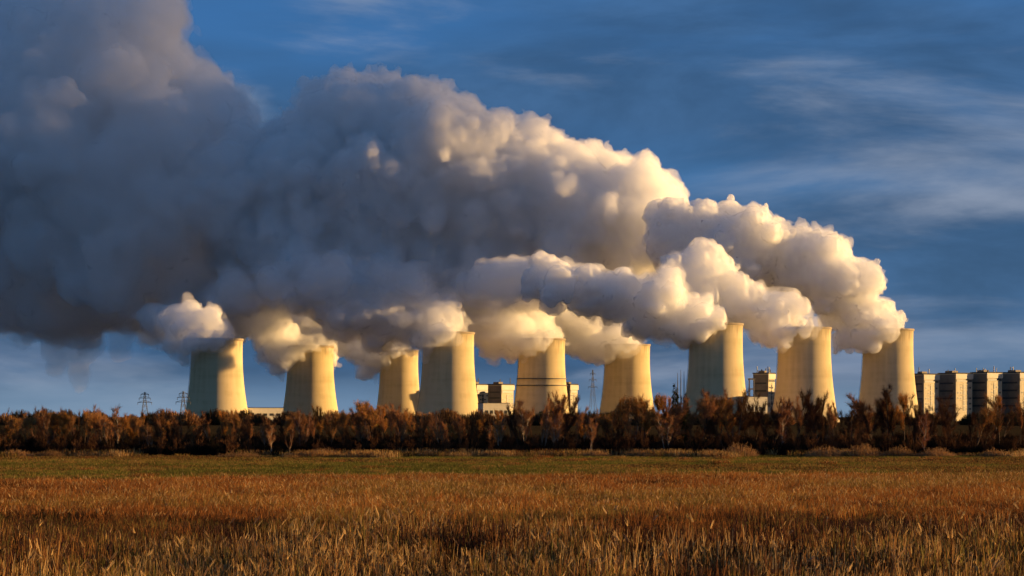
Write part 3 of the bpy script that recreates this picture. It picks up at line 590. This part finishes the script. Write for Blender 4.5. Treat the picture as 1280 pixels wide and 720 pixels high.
def steam_mesh(name, chains, Y0, vox, seed, kids=12, amp=1.0, grand=7, jit=0.32, kid_r=(0.26, 0.5), carve=None, fringe=0.0, fr_amp=1.0):
    """chains: lists of (px, py, radius px, depth offset); spheres along them, billows on the spheres, lumps on the billows"""
    r = np.random.default_rng(seed); sp = []
    for ch in chains:
        P = []
        for c in ch:
            Y = Y0 + (c[3] if len(c) > 3 else 0); w = at(c[0], c[1], Y); P.append((w.x, w.y, w.z, c[2] * Y / FPX))
        if len(P) == 1: sp.append(P[0])
        for A, B in zip(P, P[1:]):
            A, B = np.array(A), np.array(B); L = np.linalg.norm((B - A)[:3]); n = max(1, int(L / (0.42 * (A[3] + B[3]) / 2)))
            for k in range(n):
                q = A + (B - A) * (k + r.random() * 0.6) / n; q[:3] += r.normal(0, jit * 0.6, 3) * q[3] * (1, 1.3, 1); q[3] *= r.uniform(0.72, 1.0); sp.append(tuple(q))
        sp.append(P[-1])
    allsp = list(sp)
    def rdir():
        v = r.normal(0, 1, 3); return v / np.linalg.norm(v)
    for x, y, z, rad in sp:
        for _ in range(kids):
            d = rdir(); rc = rad * r.uniform(*kid_r); c = np.array((x, y, z)) + d * (rad * r.uniform(0.78, 1.0))
            allsp.append((*c, rc))
            if rc > 3.2 * vox:
                for _ in range(grand):
                    d2 = rdir()
                    if d2 @ d < -0.2: continue
                    r2 = rc * r.uniform(0.25, 0.48); allsp.append((*(c + d2 * rc * 0.88), r2))
    A = np.array(allsp); lo = (A[:, :3] - A[:, 3:]).min(0) - 24; hi = (A[:, :3] + A[:, 3:]).max(0) + 24
    shp = tuple(int(v) for v in np.ceil((hi - lo) / vox) + 1)
    F = np.full(shp, 17.0, np.float32); ax = [lo[a] + np.arange(shp[a]) * vox for a in range(3)]
    for x, y, z, rad in allsp:
        i0 = [max(0, int((c - rad - 16 - lo[a]) / vox)) for a, c in enumerate((x, y, z))]
        i1 = [min(shp[a], int((c + rad + 16 - lo[a]) / vox) + 2) for a, c in enumerate((x, y, z))]
        dx = (ax[0][i0[0]:i1[0]] - x)[:, None, None]; dy = (ax[1][i0[1]:i1[1]] - y)[None, :, None]; dz = (ax[2][i0[2]:i1[2]] - z)[None, None, :]
        sl = tuple(slice(a, b) for a, b in zip(i0, i1))
        np.minimum(F[sl], (np.sqrt(dx * dx + dy * dy + dz * dz) - rad).astype(np.float32), out=F[sl])
    near = F < 10.5; G = F.copy()
    for k, (s, a) in enumerate(((46, 9.0), (22, 6.5), (11, 5.2), (6, 3.4))):
        if s > 1.9 * vox: F += np.where(near, (0.32 - np.abs(noise_grid(shp, lo, vox, s, seed * 10 + k))) * a * amp, 0)
    if carve:
        cx_, cy_, cr_, cz_ = carve; rr = np.sqrt((ax[0] - cx_)[:, None] ** 2 + (ax[1] - cy_)[None, :] ** 2)
        k = np.maximum(rr[:, :, None] - cr_, (ax[2] - cz_)[None, None, :]); k_carve = k.astype(np.float32); F = np.maximum(F, -k_carve)
    if fringe:
        for k, (s, a) in enumerate(((26, 9.0), (13, 7.5), (7, 5.0))): G += noise_grid(shp, lo, vox, s, seed * 10 + 50 + k) * a * amp * fr_amp
        G = np.where(F < 16, G - fringe, 9)
        if carve: G = np.maximum(G, -k_carve)
        G[0], G[-1] = 9, 9; G[:, 0], G[:, -1] = 9, 9; G[:, :, 0], G[:, :, -1] = 9, 9
    F[0], F[-1] = 9, 9; F[:, 0], F[:, -1] = 9, 9; F[:, :, 0], F[:, :, -1] = 9, 9
    V, Q = surface_nets(F, lo, vox); core = mesh_np(name, V, Q, True)
    if not fringe: return core
    V, Q = surface_nets(G, lo, vox); return core, mesh_np('wisps', V, Q, True)
def steam_mat(name, density, skin, aniso=0.0, alb=0.996):
    m, t = mat_new(name)
    v = N(t, 'ShaderNodeVolumeScatter', {'Color': (alb, alb, alb, 1), 'Density': density, 'Anisotropy': aniso})
    out = N(t, 'ShaderNodeOutputMaterial', {'Volume': v.outputs[0]})
    if skin > 0:
        tr = N(t, 'ShaderNodeBsdfTransparent'); df = N(t, 'ShaderNodeBsdfDiffuse', {'Color': (0.9, 0.9, 0.9, 1)})
        mx = N(t, 'ShaderNodeMixShader', {0: skin, 1: tr.outputs[0], 2: df.outputs[0]})
        t.links.new(mx.outputs[0], out.inputs['Surface'])
    return m
SV = steam_mat('steam_veils', 0.012, 0.008)
SW = steam_mat('steam_wisps', 0.03, 0.015)
SR = steam_mat('steam_fresh', 0.07, 0.24)
SM = steam_mat('steam_dense', 0.055, 0.14)
SC = steam_mat('steam_middle', 0.035, 0.08)
SB = steam_mat('steam_thin', 0.02, 0.07)
D = [t_[3] for t_ in TOWERS]
PL = {
 9: [[(1108, 414, 21), (1094, 402, 25), (1068, 381, 34), (1032, 350, 46), (990, 326, 52), (945, 308, 51), (900, 302, 48), (850, 300, 46)], [(1060, 425, 17), (1048, 434, 9)]],
 8: [[(1003, 412, 26), (985, 402, 26), (950, 392, 26), (915, 378, 32), (870, 350, 40)]],
 7: [[(888, 412, 27), (872, 400, 30), (835, 392, 35), (795, 380, 38), (755, 368, 38), (720, 360, 36, -5), (690, 352, 30, 10)]],
 6: [[(783, 434, 25), (765, 422, 27), (735, 414, 28), (700, 398, 32), (640, 380, 38)]],
 5: [[(675, 425, 26), (660, 410, 30), (635, 396, 34), (600, 380, 36), (550, 365, 40)]],
 4: [[(556, 422, 26), (540, 407, 33), (512, 394, 36), (470, 385, 38), (420, 375, 40)]],
 3: [[(498, 440, 21), (482, 432, 21), (455, 428, 22), (425, 420, 25), (390, 405, 28), (340, 390, 32)], [(468, 462, 8), (455, 466, 6)]],
 2: [[(388, 436, 23), (372, 428, 22), (352, 428, 20), (338, 408, 26), (300, 395, 32), (250, 385, 40)], [(355, 445, 12), (345, 460, 6)]],
 1: [[(270, 430, 21), (260, 418, 24), (244, 409, 25), (226, 404, 20)], [(218, 426, 9), (208, 437, 5)]],
}
PLAB = {9: 'white steam plume pouring off the rightmost cooling tower, bright crisp billows', 8: 'low steam plume from the tower second from the right, streaming past the tallest one',
        7: 'big sunlit steam plume from the tallest cooling tower, rolling left', 6: 'steam plume from the tower left of the tallest one, skimming its rim',
        5: 'golden steam plume flaring off the walkway tower', 4: 'thick golden steam plume off the tall tower that overlaps the small one',
        3: 'ragged cream steam plume off the smallest cooling tower', 2: 'torn wispy steam plume curling off the tower second from the left', 1: 'yellow steam plume capping the leftmost cooling tower'}
for k in PL:
    px, w, ty, Y = TOWERS[k - 1]; rp = w * 0.42; zt = CAMZ + (HY - ty) * Y / FPX
    lee = [(px + 0.1 * w, ty - 4, 8, -rp * 1.1), (px - 0.06 * w, ty + 1, 10, -rp * 1.12), (px - 0.22 * w, ty + 6, 11, -rp * 1.05), (px - 0.4 * w, ty + 10, 14, -rp * 0.75), (px - 0.55 * w, ty + 8, 15, -rp * 0.2), (px - 0.7 * w, ty + 3, 16, 0)]   # steam drawn down on the lee side of the rim
    me, wi = steam_mesh('steam_plume', PL[k] + [lee], Y, 2.0 if k >= 7 else 2.3, 100 + k, carve=(at(px, HY, Y).x, Y, rp * Y / FPX + 1.5, zt + 0.4), fringe=(0.4 if k >= 7 else 1.4), fr_amp=(0.7 if k >= 7 else 1.0))
    o = link('steam_plume', me, SR if k >= 7 else SM); tag(o, PLAB[k], 'steam', 'steam plumes of the cooling towers'); link('wisps', wi, SW, o)
def fill(poly, n, rmin, rmax, seed, tmax=110, off=0.0):
    """spheres packed at random inside an outline, smaller towards its edge, spread in depth"""
    r = np.random.default_rng(seed); A = np.array(poly, float); B = np.roll(A, -1, 0); lo, hi = A.min(0), A.max(0); out = []
    while len(out) < n:
        p = r.uniform(lo, hi); c = (A[:, 1] > p[1]) != (B[:, 1] > p[1]); xs = A[:, 0] + (p[1] - A[:, 1]) * (B[:, 0] - A[:, 0]) / np.where(c, B[:, 1] - A[:, 1], 1)
        if (c & (p[0] < xs)).sum() % 2 == 0: continue
        d = B - A; u = np.clip(((p - A) * d).sum(1) / (d * d).sum(1), 0, 1); e = np.sqrt(((A + d * u[:, None] - p) ** 2).sum(1)).min()
        if e < rmin * 0.8: continue
        rad = min(e, rmax) * r.uniform(0.65, 1.0)
        if rad < rmin: rad = rmin
        T = min(tmax, e * 1.0 + 10); out.append([(p[0], p[1], rad, off + r.uniform(-T, T))])
    return out
mid = [(862, 262), (848, 232), (812, 207), (770, 197), (725, 184), (700, 172), (665, 142), (640, 138), (615, 152), (590, 118), (545, 108), (500, 90), (460, 93), (410, 96), (366, 118), (358, 142), (335, 155),
       (300, 200), (270, 290), (265, 370), (330, 378), (420, 372), (500, 376), (600, 372), (690, 358), (760, 345), (800, 362), (885, 362), (915, 300)]
me, wi = steam_mesh('steam_bank', fill(mid, 260, 17, 66, 25, 66) + fill([(745, 372), (690, 388), (600, 384), (530, 372), (590, 320), (720, 305)], 46, 12, 30, 8, 35, -70), 2850, 3.0, 5, kids=10, grand=5, amp=1.0, fringe=2.0, kid_r=(0.18, 0.42))
o = link('steam_bank', me, SC); tag(o, 'towering billowed steam bank heaped above the middle cooling towers', 'steam'); link('wisps', wi, SW, o)
left = [(360, 165), (338, 152), (312, 132), (300, 112), (275, 82), (242, 66), (230, 48), (240, 20), (226, -25), (-90, -25), (-90, 400), (-20, 424), (22, 408), (66, 430), (108, 446), (134, 412), (200, 420), (262, 396), (340, 385), (400, 380), (420, 300)]
me, wi = steam_mesh('steam_bank', fill(left, 300, 20, 62, 6, 130) + fill([(545, 325), (540, 372), (400, 392), (250, 396), (250, 340), (400, 315)], 60, 11, 27, 12, 35, -150) + [ [(215, 400, 20, -300), (190, 398, 18, -260)]] + fill([(712, 330), (705, 372), (620, 380), (560, 372), (570, 335), (640, 318)], 24, 11, 26, 14, 30, -380), 2860, 3.8, 6, kids=9, grand=4, amp=0.75, kid_r=(0.2, 0.45), fringe=2.0, fr_amp=1.3)
o = link('steam_bank', me, SB); tag(o, 'soft blue grey steam bank drifting out over the left edge', 'steam'); link('wisps', wi, SV, o)

me = steam_mesh('vapour_veil', [[(70, 415, 30), (74, 440, 22), (70, 462, 12)], [(104, 418, 30), (102, 445, 24), (100, 470, 15), (98, 484, 8)], [(150, 410, 28), (152, 430, 18), (150, 445, 9)]], 2860, 4.0, 15, kids=3, grand=0, amp=0.7, jit=0.2)
o = link('vapour_veil', me, steam_mat('veil', 0.011, 0.01)); tag(o, 'faint grey veil of vapour trailing down below the left steam bank', 'steam')

# ----------------------------------------------------------------- a cloud low in the sun's half of the sky, beyond the right edge of the picture: the high steam lies in its shade
def cloud_px(X, Y, Z, r): return (640 + X / Y * FPX, HY - (Z - CAMZ) * FPX / Y, r * FPX / Y, Y - 3100)
CL = [[cloud_px(1500, Y, 780, 240) for Y in (2650, 2900, 3150, 3400)], [cloud_px(1800, Y, 950, 300) for Y in (2700, 3050, 3400)]]
me = steam_mesh('cloud', CL, 3100, 26.0, 9, kids=10, amp=3.0)
o = link('cloud', me, steam_mat('cloud_body', 0.0028, 0.0)); tag(o, 'grey cloud hanging beyond the right edge of the picture', kind='stuff')
